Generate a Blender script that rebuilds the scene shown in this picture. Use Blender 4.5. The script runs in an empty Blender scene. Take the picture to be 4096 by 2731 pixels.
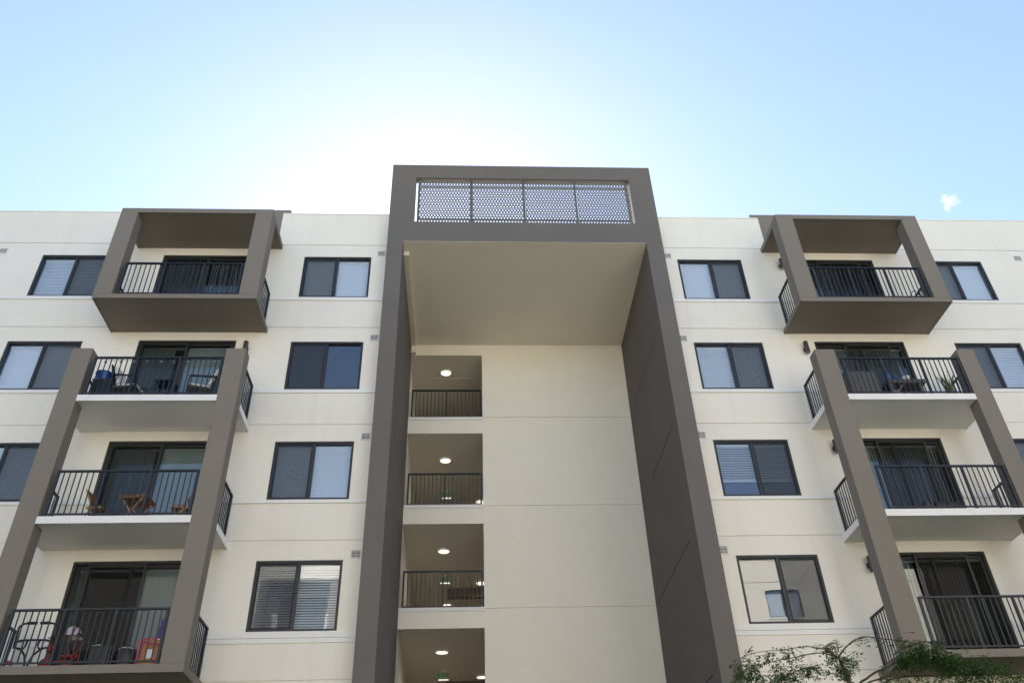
import bpy, bmesh, math, random
from mathutils import Vector, Matrix
random.seed(7)
R = math.radians
sc = bpy.context.scene
COL = sc.collection

# ------------------------------------------------------------------ camera
cam_d = bpy.data.cameras.new('camera')
cam = bpy.data.objects.new('camera', cam_d); COL.objects.link(cam)
cam_d.sensor_fit = 'HORIZONTAL'; cam_d.sensor_width = 36.0; cam_d.lens = 29.62
cam_d.clip_start = 0.1; cam_d.clip_end = 3000
def set_camera(yaw, pitch, roll, loc):
    f0 = Vector((math.sin(yaw), math.cos(yaw), 0)); r0 = Vector((math.cos(yaw), -math.sin(yaw), 0)); z = Vector((0, 0, 1))
    f = f0*math.cos(pitch) + z*math.sin(pitch); u = z*math.cos(pitch) - f0*math.sin(pitch)
    r = r0*math.cos(roll) - u*math.sin(roll); u2 = r0*math.sin(roll) + u*math.cos(roll)
    m = Matrix((r, u2, -f)).transposed().to_4x4(); m.translation = Vector(loc)
    cam.matrix_world = m
set_camera(R(3.772), R(36.788), R(2.148), (0, -18.163, 1.6))
sc.camera = cam

# ------------------------------------------------------------------ sky, sun, exposure
SUN_EL, SUN_AZ = R(39.5), R(-3)          # sun stands behind the stair tower
w = bpy.data.worlds.new('World'); sc.world = w; w.use_nodes = True
nt = w.node_tree; nt.nodes.clear()
out = nt.nodes.new('ShaderNodeOutputWorld'); bg = nt.nodes.new('ShaderNodeBackground')
sky = nt.nodes.new('ShaderNodeTexSky'); sky.sky_type = 'NISHITA'; sky.sun_disc = False
sky.sun_elevation = SUN_EL; sky.sun_rotation = SUN_AZ
sky.altitude = 0; sky.air_density = 1.0; sky.dust_density = 0.20; sky.ozone_density = 0.45
bg.inputs['Strength'].default_value = 0.122
# one small fair-weather cloud and faint wisps, by direction
tc = nt.nodes.new('ShaderNodeTexCoord')
CLOUD = Vector((0.5016, 0.5942, 0.6288))
def wn(t, **k):
    n = nt.nodes.new(t)
    for a, b in k.items(): setattr(n, a, b)
    return n
dist = wn('ShaderNodeVectorMath', operation='DISTANCE'); dist.inputs[1].default_value = CLOUD
nt.links.new(tc.outputs['Generated'], dist.inputs[0])
nz = wn('ShaderNodeTexNoise'); nz.inputs['Scale'].default_value = 85; nz.inputs['Detail'].default_value = 6; nz.inputs['Roughness'].default_value = .65
nt.links.new(tc.outputs['Generated'], nz.inputs['Vector'])
mr = wn('ShaderNodeMapRange'); mr.inputs[1].default_value = 0.0; mr.inputs[2].default_value = 0.0125; mr.inputs[3].default_value = 1; mr.inputs[4].default_value = 0
dm = wn('ShaderNodeMath', operation='MULTIPLY_ADD'); nt.links.new(nz.outputs['Fac'], dm.inputs[0]); dm.inputs[1].default_value = -.030; nt.links.new(dist.outputs['Value'], dm.inputs[2])
da = wn('ShaderNodeMath', operation='ADD'); nt.links.new(dm.outputs[0], da.inputs[0]); da.inputs[1].default_value = .0185
nt.links.new(da.outputs[0], mr.inputs[0])
ma = wn('ShaderNodeMath', operation='MULTIPLY_ADD'); nt.links.new(nz.outputs['Fac'], ma.inputs[0]); ma.inputs[1].default_value = 1.5; ma.inputs[2].default_value = .1
mm = wn('ShaderNodeMath', operation='MULTIPLY', use_clamp=True); nt.links.new(mr.outputs[0], mm.inputs[0]); nt.links.new(ma.outputs[0], mm.inputs[1])
mixc = wn('ShaderNodeMix', data_type='RGBA'); nt.links.new(mm.outputs[0], mixc.inputs[0])
wb = wn('ShaderNodeVectorMath', operation='MULTIPLY'); wb.inputs[1].default_value = (1.02, .98, 1.0)   # camera white balance of the sky
nt.links.new(sky.outputs[0], wb.inputs[0]); nt.links.new(wb.outputs[0], mixc.inputs[6]); mixc.inputs[7].default_value = (4.6, 4.75, 4.9, 1)
nt.links.new(mixc.outputs[2], bg.inputs['Color']); nt.links.new(bg.outputs[0], out.inputs[0])

sun_d = bpy.data.lights.new('sun', 'SUN'); sun_d.energy = 5.0; sun_d.angle = R(.53); sun_d.color = (1, .95, .87)
sun = bpy.data.objects.new('sun', sun_d); COL.objects.link(sun)
sd = Vector((math.sin(SUN_AZ)*math.cos(SUN_EL), math.cos(SUN_AZ)*math.cos(SUN_EL), math.sin(SUN_EL)))
sun.rotation_euler = sd.to_track_quat('Z', 'Y').to_euler(); sun.location = (0, 40, 60)
vs = sc.view_settings; vs.view_transform = 'Standard'; vs.look = 'None'; vs.gamma = 1; vs.use_curve_mapping = False
vs.exposure = 1.42

# ------------------------------------------------------------------ materials
MATS = {}
def nodes_of(name):
    m = bpy.data.materials.new(name); m.use_nodes = True
    return m, m.node_tree, m.node_tree.nodes['Principled BSDF']
def plain(name, col, rough=.6, metal=0, spec=.5, emit=None, estr=0, noise=0, scale=8, bump=0, bscale=80):
    m, t, b = nodes_of(name)
    b.inputs['Base Color'].default_value = (*col, 1); b.inputs['Roughness'].default_value = rough
    b.inputs['Metallic'].default_value = metal; b.inputs['Specular IOR Level'].default_value = spec
    if emit: b.inputs['Emission Color'].default_value = (*emit, 1); b.inputs['Emission Strength'].default_value = estr
    if noise or bump:
        tc = t.nodes.new('ShaderNodeTexCoord')
    if noise:
        n = t.nodes.new('ShaderNodeTexNoise'); n.inputs['Scale'].default_value = scale; n.inputs['Detail'].default_value = 5
        t.links.new(tc.outputs['Object'], n.inputs['Vector'])
        mp = t.nodes.new('ShaderNodeMapRange'); mp.inputs[1].default_value = .3; mp.inputs[2].default_value = .7
        mp.inputs[3].default_value = 1-noise; mp.inputs[4].default_value = 1+noise
        t.links.new(n.outputs['Fac'], mp.inputs[0])
        mx = t.nodes.new('ShaderNodeVectorMath'); mx.operation = 'SCALE'; mx.inputs[0].default_value = col
        t.links.new(mp.outputs[0], mx.inputs['Scale']); t.links.new(mx.outputs[0], b.inputs['Base Color'])
    if bump:
        n2 = t.nodes.new('ShaderNodeTexNoise'); n2.inputs['Scale'].default_value = bscale; n2.inputs['Detail'].default_value = 3
        t.links.new(tc.outputs['Object'], n2.inputs['Vector'])
        bp = t.nodes.new('ShaderNodeBump'); bp.inputs['Strength'].default_value = bump; bp.inputs['Distance'].default_value = .01
        t.links.new(n2.outputs['Fac'], bp.inputs['Height']); t.links.new(bp.outputs[0], b.inputs['Normal'])
    MATS[name] = m; return m
def stucco(name, col, var=.05, streak=.06, bump=.25):
    m, t, b = nodes_of(name)
    L = t.links.new
    b.inputs['Roughness'].default_value = .88; b.inputs['Specular IOR Level'].default_value = .25
    tc = t.nodes.new('ShaderNodeTexCoord')
    def noise(scale, vec=None, detail=5, rough=.55):
        n = t.nodes.new('ShaderNodeTexNoise'); n.inputs['Scale'].default_value = scale; n.inputs['Detail'].default_value = detail; n.inputs['Roughness'].default_value = rough
        L(vec if vec else tc.outputs['Object'], n.inputs['Vector']); return n
    def mrange(src, a, bb, c, d):
        r = t.nodes.new('ShaderNodeMapRange'); r.inputs[1].default_value = a; r.inputs[2].default_value = bb; r.inputs[3].default_value = c; r.inputs[4].default_value = d
        L(src, r.inputs[0]); return r.outputs[0]
    mp = t.nodes.new('ShaderNodeMapping'); mp.inputs['Scale'].default_value = (3.2, 3.2, .28); L(tc.outputs['Object'], mp.inputs['Vector'])
    a = mrange(noise(.7).outputs['Fac'], .3, .7, 1-var, 1+var)
    s = mrange(noise(1.0, mp.outputs[0], 6, .6).outputs['Fac'], .52, .78, 1, 1-streak)
    g = mrange(noise(14).outputs['Fac'], .3, .7, .98, 1.02)
    p = t.nodes.new('ShaderNodeMath'); p.operation = 'MULTIPLY'; L(a, p.inputs[0]); L(s, p.inputs[1])
    q = t.nodes.new('ShaderNodeMath'); q.operation = 'MULTIPLY'; L(p.outputs[0], q.inputs[0]); L(g, q.inputs[1])
    mx = t.nodes.new('ShaderNodeVectorMath'); mx.operation = 'SCALE'; mx.inputs[0].default_value = col
    L(q.outputs[0], mx.inputs['Scale']); L(mx.outputs[0], b.inputs['Base Color'])
    n2 = noise(70, None, 4, .6); n3 = noise(2.2, None, 3)
    ad = t.nodes.new('ShaderNodeMath'); ad.operation = 'MULTIPLY_ADD'; L(n3.outputs['Fac'], ad.inputs[0]); ad.inputs[1].default_value = 2.0; L(n2.outputs['Fac'], ad.inputs[2])
    bp = t.nodes.new('ShaderNodeBump'); bp.inputs['Strength'].default_value = bump; bp.inputs['Distance'].default_value = .008
    L(ad.outputs[0], bp.inputs['Height']); L(bp.outputs[0], b.inputs['Normal'])
    MATS[name] = m; return m
def glass(name, refl=.06, tint=(.86, .9, .9), wob=.0016):
    m = bpy.data.materials.new(name); m.use_nodes = True; t = m.node_tree; t.nodes.clear(); L = t.links.new
    o = t.nodes.new('ShaderNodeOutputMaterial'); tr = t.nodes.new('ShaderNodeBsdfTransparent'); tr.inputs[0].default_value = (*tint, 1)
    gl = t.nodes.new('ShaderNodeBsdfGlossy'); gl.inputs['Roughness'].default_value = 0.0; gl.inputs[0].default_value = (1, 1, 1, 1)
    fr = t.nodes.new('ShaderNodeLayerWeight'); fr.inputs['Blend'].default_value = .5
    pw = t.nodes.new('ShaderNodeMath'); pw.operation = 'POWER'; pw.inputs[1].default_value = 5; L(fr.outputs['Facing'], pw.inputs[0])
    k = t.nodes.new('ShaderNodeMath'); k.operation = 'MULTIPLY_ADD'; k.use_clamp = True; k.inputs[1].default_value = 1-refl; k.inputs[2].default_value = refl
    L(pw.outputs[0], k.inputs[0])
    tc = t.nodes.new('ShaderNodeTexCoord'); n = t.nodes.new('ShaderNodeTexNoise'); n.inputs['Scale'].default_value = 1.6; n.inputs['Detail'].default_value = 1
    L(tc.outputs['Object'], n.inputs['Vector'])
    bp = t.nodes.new('ShaderNodeBump'); bp.inputs['Strength'].default_value = .35; bp.inputs['Distance'].default_value = wob
    L(n.outputs['Fac'], bp.inputs['Height']); L(bp.outputs[0], gl.inputs['Normal'])
    mx = t.nodes.new('ShaderNodeMixShader'); L(k.outputs[0], mx.inputs[0]); L(tr.outputs[0], mx.inputs[1]); L(gl.outputs[0], mx.inputs[2]); L(mx.outputs[0], o.inputs[0])
    MATS[name] = m
def netting(name, col, cover):
    m = bpy.data.materials.new(name); m.use_nodes = True; t = m.node_tree; t.nodes.clear(); L = t.links.new
    o = t.nodes.new('ShaderNodeOutputMaterial'); tr = t.nodes.new('ShaderNodeBsdfTransparent'); d = t.nodes.new('ShaderNodeBsdfDiffuse'); d.inputs[0].default_value = (*col, 1)
    mx = t.nodes.new('ShaderNodeMixShader'); mx.inputs[0].default_value = cover
    L(tr.outputs[0], mx.inputs[1]); L(d.outputs[0], mx.inputs[2]); L(mx.outputs[0], o.inputs[0]); MATS[name] = m

stucco('stucco_white', (.775, .727, .63), .025, .06)
stucco('stucco_trim', (.77, .75, .71), .03, .05)
stucco('stucco_brown', (.205, .178, .147), .05, .05)
stucco('stucco_grey', (.143, .128, .114), .05, .04)
stucco('stucco_tan', (.80, .752, .635), .015, .02)
plain('bronze', (.024, .025, .026), .42, .0, .4)
plain('rail_paint', (.016, .018, .022), .38, .0, .42)
plain('lamp_bronze', (.055, .045, .042), .45)
plain('galvanised', (.10, .105, .10), .55, .1)
plain('vent_white', (.72, .70, .66), .6)
plain('dark_void', (.02, .02, .02), .9)
plain('grey_shadow', (.09, .088, .085), .9)
plain('room_wall', (.22, .21, .19), .9)
plain('blind_white', (.78, .78, .76), .55)
plain('vane_grey', (.42, .44, .43), .6)
plain('white_paint', (.8, .8, .8), .5)
plain('lens', (.9, .85, .78), .5, emit=(1, .84, .69), estr=.50)
plain('exit_green', (.05, .38, .05), .5)
plain('exit_panel', (.45, .45, .40), .3)
plain('exit_lamp', (.8, .8, .78), .5, emit=(1, .97, .9), estr=.35)
plain('black_plastic', (.018, .018, .019), .4)
plain('black_metal', (.02, .021, .024), .35, .3)
plain('steel', (.45, .46, .48), .3, .9)
plain('cushion_white', (.74, .72, .66), .9, noise=.05)
plain('basin_blue', (.01, .09, .36), .35)
plain('cloth_blue', (.25, .5, .75), .8)
plain('acacia', (.20, .09, .04), .55, noise=.25, scale=22)
plain('acacia_pale', (.36, .22, .11), .6, noise=.18, scale=22)
plain('red_plastic', (.27, .011, .009), .35)
plain('white_plastic', (.75, .75, .75), .45)
plain('grey_fabric', (.42, .42, .44), .9)
plain('pink_paint', (.60, .04, .19), .4)
plain('fibreboard', (.36, .17, .06), .6, noise=.12, scale=10)
plain('paper', (.78, .78, .80), .8)
plain('purple_rubber', (.06, .03, .22), .5)
plain('wicker', (.10, .095, .09), .8, noise=.4, scale=60, bump=.6, bscale=90)
plain('dark_wood', (.085, .075, .068), .7, noise=.3, scale=25)
plain('pot_blue', (.02, .09, .30), .4)
plain('pot_white', (.62, .60, .56), .6)
plain('pot_red', (.40, .05, .03), .6)
plain('leaf_snake', (.10, .14, .045), .5, noise=.5, scale=18)
plain('leaf_sprout', (.20, .26, .07), .5)
plain('clear_bulb', (.22, .23, .24), .1, 0, .8)
plain('bark', (.075, .055, .045), .9, noise=.3, scale=30)
plain('paving', (.11, .108, .103), .9, noise=.12, scale=.6)
plain('concrete', (.42, .40, .36), .85, noise=.08, scale=2)
plain('grass', (.04, .062, .02), .95, noise=.35, scale=3)
glass('glass_pane', .10, (.895, .925, .95)); glass('glass_door', .06, (.74, .79, .80))
netting('netting', (.06, .065, .07), .50)
netting('netting_door', (.02, .02, .02), .45)
# leaves with a little translucency
def leafmat(name, c1, c2):
    m = bpy.data.materials.new(name); m.use_nodes = True; t = m.node_tree; t.nodes.clear(); L = t.links.new
    o = t.nodes.new('ShaderNodeOutputMaterial'); g = t.nodes.new('ShaderNodeNewGeometry')
    cr = t.nodes.new('ShaderNodeMix'); cr.data_type = 'RGBA'; cr.inputs[6].default_value = (*c1, 1); cr.inputs[7].default_value = (*c2, 1)
    L(g.outputs['Random Per Island'], cr.inputs[0])
    p = t.nodes.new('ShaderNodeBsdfPrincipled'); L(cr.outputs[2], p.inputs['Base Color']); p.inputs['Roughness'].default_value = .5
    tl = t.nodes.new('ShaderNodeBsdfTranslucent'); L(cr.outputs[2], tl.inputs[0])
    mx = t.nodes.new('ShaderNodeMixShader'); mx.inputs[0].default_value = .35
    L(p.outputs[0], mx.inputs[1]); L(tl.outputs[0], mx.inputs[2]); L(mx.outputs[0], o.inputs[0]); MATS[name] = m
leafmat('leaflet', (.026, .070, .015), (.095, .17, .032))

# ------------------------------------------------------------------ mesh helpers
class MB:
    def __init__(s): s.v = []; s.f = []
    def add(s, vs, fs):
        o = len(s.v); s.v += [tuple(p) for p in vs]; s.f += [tuple(i+o for i in f) for f in fs]; return s
    def box(s, x0, x1, y0, y1, z0, z1):
        if x0 > x1: x0, x1 = x1, x0
        if y0 > y1: y0, y1 = y1, y0
        if z0 > z1: z0, z1 = z1, z0
        return s.add([(x0,y0,z0),(x1,y0,z0),(x1,y1,z0),(x0,y1,z0),(x0,y0,z1),(x1,y0,z1),(x1,y1,z1),(x0,y1,z1)],
                     [(0,3,2,1),(4,5,6,7),(0,1,5,4),(1,2,6,5),(2,3,7,6),(3,0,4,7)])
    def bar(s, p0, p1, a, b, up=(0,0,1)):
        p0 = Vector(p0); p1 = Vector(p1); d = (p1-p0).normalized(); up = Vector(up)
        if abs(d.dot(up)) > .98: up = Vector((0,1,0))
        u = d.cross(up).normalized()*a/2; v = d.cross(u).normalized()*b/2
        pts = [p+q for p in (p0, p1) for q in (-u-v, u-v, u+v, -u+v)]
        return s.add(pts, [(0,1,2,3)[::-1],(4,5,6,7),(0,1,5,4),(1,2,6,5),(2,3,7,6),(3,0,4,7)])
    def tube(s, pts, r, n=8, cap=True):
        pts = [Vector(p) for p in pts]; rs = r if isinstance(r, (list, tuple)) else [r]*len(pts)
        base = len(s.v); prev = None
        for i, p in enumerate(pts):
            d = (pts[min(i+1, len(pts)-1)] - pts[max(i-1, 0)]).normalized()
            ref = prev if prev is not None else (Vector((0,0,1)) if abs(d.z) < .9 else Vector((1,0,0)))
            u = (ref - d*ref.dot(d)).normalized(); prev = u; v = d.cross(u)
            for k in range(n):
                a = 2*math.pi*k/n; s.v.append(tuple(p + (u*math.cos(a)+v*math.sin(a))*rs[i]))
        for i in range(len(pts)-1):
            for k in range(n):
                a = base+i*n+k; b = base+i*n+(k+1)%n; s.f.append((a, b, b+n, a+n))
        if cap:
            s.f.append(tuple(base+k for k in range(n))[::-1]); e = base+(len(pts)-1)*n; s.f.append(tuple(e+k for k in range(n)))
        return s
    def lathe(s, prof, n=20, c=(0,0,0), cap=True):
        base = len(s.v)
        for (r, z) in prof:
            for k in range(n):
                a = 2*math.pi*k/n; s.v.append((c[0]+r*math.cos(a), c[1]+r*math.sin(a), c[2]+z))
        for i in range(len(prof)-1):
            for k in range(n):
                a = base+i*n+k; b = base+i*n+(k+1)%n; s.f.append((a, b, b+n, a+n))
        if cap:
            s.f.append(tuple(base+k for k in range(n))[::-1]); e = base+(len(prof)-1)*n; s.f.append(tuple(e+k for k in range(n)))
        return s
    def mesh(s, name, mat, smooth=False, bevel=0):
        m = bpy.data.meshes.new(name); m.from_pydata(s.v, [], s.f)
        if bevel:
            bm = bmesh.new(); bm.from_mesh(m); bmesh.ops.remove_doubles(bm, verts=bm.verts, dist=1e-5)
            bmesh.ops.bevel(bm, geom=bm.edges[:], offset=bevel, segments=2, affect='EDGES', clamp_overlap=True)
            bm.to_mesh(m); bm.free()
        m.materials.append(MATS[mat])
        if smooth:
            m.polygons.foreach_set('use_smooth', [True]*len(m.polygons)); m.set_sharp_from_angle(angle=R(40))
        m.update(); return m
    def build(s, name, mat, parent=None, smooth=False, bevel=0):
        return place(name, s.mesh(name, mat, smooth, bevel), (0,0,0), parent)
def place(name, mesh, loc=(0,0,0), parent=None, rot=None):
    o = bpy.data.objects.new(name, mesh); COL.objects.link(o); o.location = loc
    if rot: o.rotation_euler = rot
    if parent: o.parent = parent
    return o
def tag(o, label=None, cat=None, group=None, kind=None):
    if label: o['label'] = label
    if cat: o['category'] = cat
    if group: o['group'] = group
    if kind: o['kind'] = kind
    return o
def thing(name, label, cat, loc=(0,0,0), rz=0, group=None):
    o = bpy.data.objects.new(name, None); COL.objects.link(o); o.location = loc; o.rotation_euler = (0,0,rz); o.empty_display_size = .2
    return tag(o, label, cat, group)
def copy_tree(o, parent=None):
    c = o.copy(); COL.objects.link(c); c.parent = parent
    for ch in o.children: copy_tree(ch, c)
    return c
def holed(x0, x1, z0, z1, y0, y1, holes):
    """upright slab in the XZ plane with rectangular holes, welded, reveals included"""
    m = MB(); xs = sorted({x0, x1, *[h[0] for h in holes], *[h[1] for h in holes]}); zs = sorted({z0, z1, *[h[2] for h in holes], *[h[3] for h in holes]})
    xs = [x for x in xs if x0-1e-6 <= x <= x1+1e-6]; zs = [z for z in zs if z0-1e-6 <= z <= z1+1e-6]
    idx = {}
    def vid(i, j, k):
        if (i, j, k) not in idx: idx[(i, j, k)] = len(m.v); m.v.append((xs[i], y1 if k else y0, zs[j]))
        return idx[(i, j, k)]
    def solid(i, j):
        if not (0 <= i < len(xs)-1 and 0 <= j < len(zs)-1): return False
        cx = (xs[i]+xs[i+1])/2; cz = (zs[j]+zs[j+1])/2
        return not any(h[0] < cx < h[1] and h[2] < cz < h[3] for h in holes)
    for i in range(len(xs)-1):
        for j in range(len(zs)-1):
            if not solid(i, j): continue
            m.f.append((vid(i,j,0), vid(i+1,j,0), vid(i+1,j+1,0), vid(i,j+1,0)))
            m.f.append((vid(i,j,1), vid(i,j+1,1), vid(i+1,j+1,1), vid(i+1,j,1)))
            if not solid(i-1, j): m.f.append((vid(i,j,0), vid(i,j+1,0), vid(i,j+1,1), vid(i,j,1)))
            if not solid(i+1, j): m.f.append((vid(i+1,j,0), vid(i+1,j,1), vid(i+1,j+1,1), vid(i+1,j+1,0)))
            if not solid(i, j-1): m.f.append((vid(i,j,0), vid(i,j,1), vid(i+1,j,1), vid(i+1,j,0)))
            if not solid(i, j+1): m.f.append((vid(i,j+1,0), vid(i+1,j+1,0), vid(i+1,j+1,1), vid(i,j+1,1)))
    return m
def swapped(mb, fn):
    mb.v = [fn(*p) for p in mb.v]; return mb

# ------------------------------------------------------------------ ground
tag(MB().box(-400, 400, -400, 400, -.3, 0).build('ground', 'paving'), kind='structure')
tag(MB().box(-20, 24, -19.5, -.9, .004, .03).build('lawn', 'grass'), kind='structure')

# ------------------------------------------------------------------ the building: levels
ZP = 19.987
G = [18.698, 15.671, 12.625, 9.572, 6.521, 3.47]              # stucco joints
SB = [16.604, 13.553, 10.490, 7.384, 4.33]                    # underside of sill bands
WT = [18.24, 15.192, 12.144, 9.100]; WB = [16.71, 13.654, 10.577, 7.520]
FL = [15.615, 12.585, 9.545, 6.495]                           # balcony floors
DT = [18.27, 15.231, 12.175, 9.130]
TX0, TX1, TI0, TI1, YT, YC = -2.31, 5.685, -1.862, 5.21, -.40, 4.61
WINGS = {'L': dict(x0=-20., x1=TX0+.02, win=[(-4.685, -2.771), (-12.0, -10.085)], door=(-8.654, -6.12), a=-9.44, b=-8.985, c=-5.818, d=-5.355, vent=[(-2.615, -2.385), (-13.25, -13.02)]),
         'R': dict(x0=TX1-.02, x1=24., win=[(6.15, 8.062), (13.465, 15.37)], door=(9.51, 12.04), a=8.74, b=9.225, c=12.40, d=12.85, vent=[(5.77, 6.0), (16.455, 16.69)])}
B = thing('apartment_building', 'white stucco apartment block with brown balcony frames and central stair tower', 'building')

def holes_for(W, z0, z1):
    hs = []
    for f in range(4):
        for (a, b) in W['win']: hs.append((a, b, WB[f], WT[f]))
        hs.append((W['door'][0], W['door'][1], FL[f], DT[f]))
    return [(a, b, max(c, z0), min(d, z1)) for a, b, c, d in hs if d > z0 and c < z1]
for key, W in WINGS.items():
    x0, x1 = W['x0'], W['x1']
    # backing wall and the stucco bands that stand proud of it with open joints between
    holed(x0, x1, 0, ZP-.06, .022, .20, holes_for(W, 0, 99)).build('backing_wall', 'stucco_white', B)
    edges = [ZP-.05] + G + [0]
    gap = (W['a']+.05, -5.51) if key == 'L' else (8.925, W['d']-.05)
    for i in range(len(edges)-1):
        zt = edges[i] - (.011 if i else 0); zb = edges[i+1] + .011
        hs = holes_for(W, zb, zt)
        if i == 0: hs = hs + [(gap[0], gap[1], zb-.1, zt+.1)]
        holed(x0, x1, zb, zt, 0, .02, hs).build('wall_panel', 'stucco_white', B)
    MB().box(x0, gap[0], -.012, .30, ZP-.048, ZP).build('coping', 'stucco_white', B, bevel=.006)
    MB().box(gap[1], x1, -.012, .30, ZP-.048, ZP).build('coping', 'stucco_white', B, bevel=.006)
    # brown upstand behind the top canopy
    bx = (W['a']+.02, -5.30) if key == 'L' else (8.70, W['d']-.02)
    MB().box(bx[0], bx[1], .012, .55, G[0]-.2, 20.14).build('upstand', 'stucco_brown', B, bevel=.008)
    # sill bands
    for f in range(4):
        for (a, b) in ((x0, W['door'][0]-.0), (W['door'][1], x1)):
            top = WB[f]-.002
            m = MB().box(a+.004, b-.004, -.032, -.001, SB[f], top)
            if f == 3:
                m = MB().box(a+.004, b-.004, -.034, -.001, SB[f], top).box(a+.004, b-.004, -.020, -.001, SB[f]-.105, SB[f]-.003)
            m.build('sill_band', 'stucco_trim', B)
    # unseen dark panels added over the ground storeys to darken the balcony undersides
    for k in range(7):
        sx0 = x0+(x1-x0)*k/7+.15; sx1 = x0+(x1-x0)*(k+1)/7-.15
        MB().box(sx0, sx1, -.02, -.002, .25, 5.55).build('added_dark_panel', 'bronze', B)
    # roof deck and back
    MB().box(x0, x1, .21, 13, 18.9, 19.15).build('roof', 'stucco_tan', B)

# windows --------------------------------------------------------------
def blind(x0, x1, z0, z1, tilt, pitch=.062, bottom=None, mat='blind_white'):
    zb = bottom if bottom is not None else z0+.05
    h = MB().box(x0+.07, x1-.07, .135, .185, z1-.13, z1-.075); h.box(x0+.08, x1-.08, .145, .175, zb-.03, zb-.008)
    for t in (.22, .5, .78):
        xx = x0+(x1-x0)*t; h.tube([(xx, .128, z1-.12), (xx, .128, zb-.01)], .0022, 4)
    o = h.build('window_blind', mat, B)
    sm = MB(); n = 4; wd = .056; L_ = (x1-x0)-.15
    pts = []
    for i in range(n+1):
        t = -wd/2+wd*i/n; c = .004*(1-(2*i/n-1)**2)
        pts.append((t*math.cos(tilt)-c*math.sin(tilt), t*math.sin(tilt)+c*math.cos(tilt)))
    vsx = []
    for sx in (-L_/2, L_/2): vsx += [(sx, p[0], p[1]) for p in pts]
    sm.add(vsx, [(i, i+1, i+n+2, i+n+1) for i in range(n)])
    me = sm.mesh('slat', mat, True)
    z = z1-.15
    while z > zb+.01:
        place('slat', me, ((x0+x1)/2, .16, z), o, (random.uniform(-.02, .02), 0, 0)); z -= pitch
def room(x0, x1, z0, z1, dep=3.2, mat='room_wall'):
    m = MB(); a, b, c, d = x0-.35, x1+.35, z0-.5, z1+.25; y0, y1 = .202, dep
    m.add([(a,y0,c),(b,y0,c),(b,y0,d),(a,y0,d),(a,y1,c),(b,y1,c),(b,y1,d),(a,y1,d)], [(4,5,6,7),(0,1,5,4),(3,7,6,2),(0,4,7,3),(1,2,6,5)])
    # flange closing the gap round the opening, behind the wall
    return m.build('room_lining', mat, B)
def window(x0, x1, z0, z1, screen, treat):
    e = .004; xm = (x0+x1)/2; F = .055
    m = MB(); a, b, c, d = x0+e, x1-e, z0+e, z1-e
    m.box(a, b, .012, .11, d-F, d); m.box(a, b, .006, .11, c, c+F); m.box(a, a+F, .012, .11, c+F+.001, d-F-.001); m.box(b-F, b, .012, .11, c+F+.001, d-F-.001)
    m.box(xm-.03, xm+.03, .026, .10, c+F+.001, d-F-.001)
    # thin drip flange and track lines
    m.box(a+.012, b-.012, .004, .0115, d-.016, d-.008)
    o = m.build('window', 'bronze', B)
    for side in (0, 1):
        p, q = (a+F, xm-.03) if side == 0 else (xm+.03, b-F)
        scr = (screen == 'l') == (side == 0)
        if scr:   # sliding sash and insect screen
            s = MB(); g = .038; y0, y1 = .040, .075
            s.box(p+.002, q-.002, y0, y1, d-F-g, d-F-.002); s.box(p+.002, q-.002, y0, y1, c+F+.002, c+F+g)
            s.box(p+.002, p+g, y0, y1, c+F+g+.001, d-F-g-.001); s.box(q-g, q-.002, y0, y1, c+F+g+.001, d-F-g-.001)
            s.build('sash', 'bronze', o)
            MB().box(p+g, q-g, .0565, .0605, c+F+g, d-F-g).build('pane', 'glass_pane', o)
            n = MB().add([(p+.012, .032, c+F+.012), (q-.012, .032, c+F+.012), (q-.012, .032, d-F-.012), (p+.012, .032, d-F-.012)], [(0,1,2,3)])
            n.build('insect_screen', 'netting', o)
        else:
            MB().box(p, q, .0705, .0745, c+F, d-F).build('pane', 'glass_pane', o)
    room(x0, x1, z0, z1)
    if treat == 'slats': blind(x0, x1, z0, z1, R(76), .054)
    elif treat == 'open': blind(x0, x1, z0, z1, R(-22), .068, z0+.50)
    elif treat == 'loose': blind(x0, x1, z0, z1, R(60), .057)
    elif treat == 'shade':
        s = MB().box(x0+.07, x1-.07, .14, .19, z1-.15, z1-.07); s.box(x0+.075, x1-.075, .160, .164, z0+.05, z1-.151); s.box(x0+.07, x1-.07, .152, .172, z0+.03, z0+.049)
        for t in (.2, .5, .8): s.tube([(x0+(x1-x0)*t, .157, z0+.05), (x0+(x1-x0)*t, .157, z1-.15)], .0025, 4)
        s.build('window_shade', 'blind_white', B)
    return o
TR = {('L',0): ['shade', 'none', 'slats', 'loose'], ('R',0): ['shade', 'slats', 'open', 'none'],
      ('L',1): ['slats', 'shade', 'slats', None], ('R',1): ['shade', 'slats', 'slats', None]}
for key, W in WINGS.items():
    for ci, (a, b) in enumerate(W['win']):
        scr = {('L',0): 'l', ('R',0): 'r', ('L',1): 'r', ('R',1): 'l'}[(key, ci)]
        for f in range(4):
            t = TR[(key, ci)][f]
            if t is None: continue
            window(a, b, WB[f], WT[f], scr, t)
# the two lowest outer windows lie outside the photograph but close their wall openings
for key, W in WINGS.items():
    a, b = W['win'][1]; window(a, b, WB[3], WT[3], 'r' if key == 'L' else 'l', 'shade')

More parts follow.
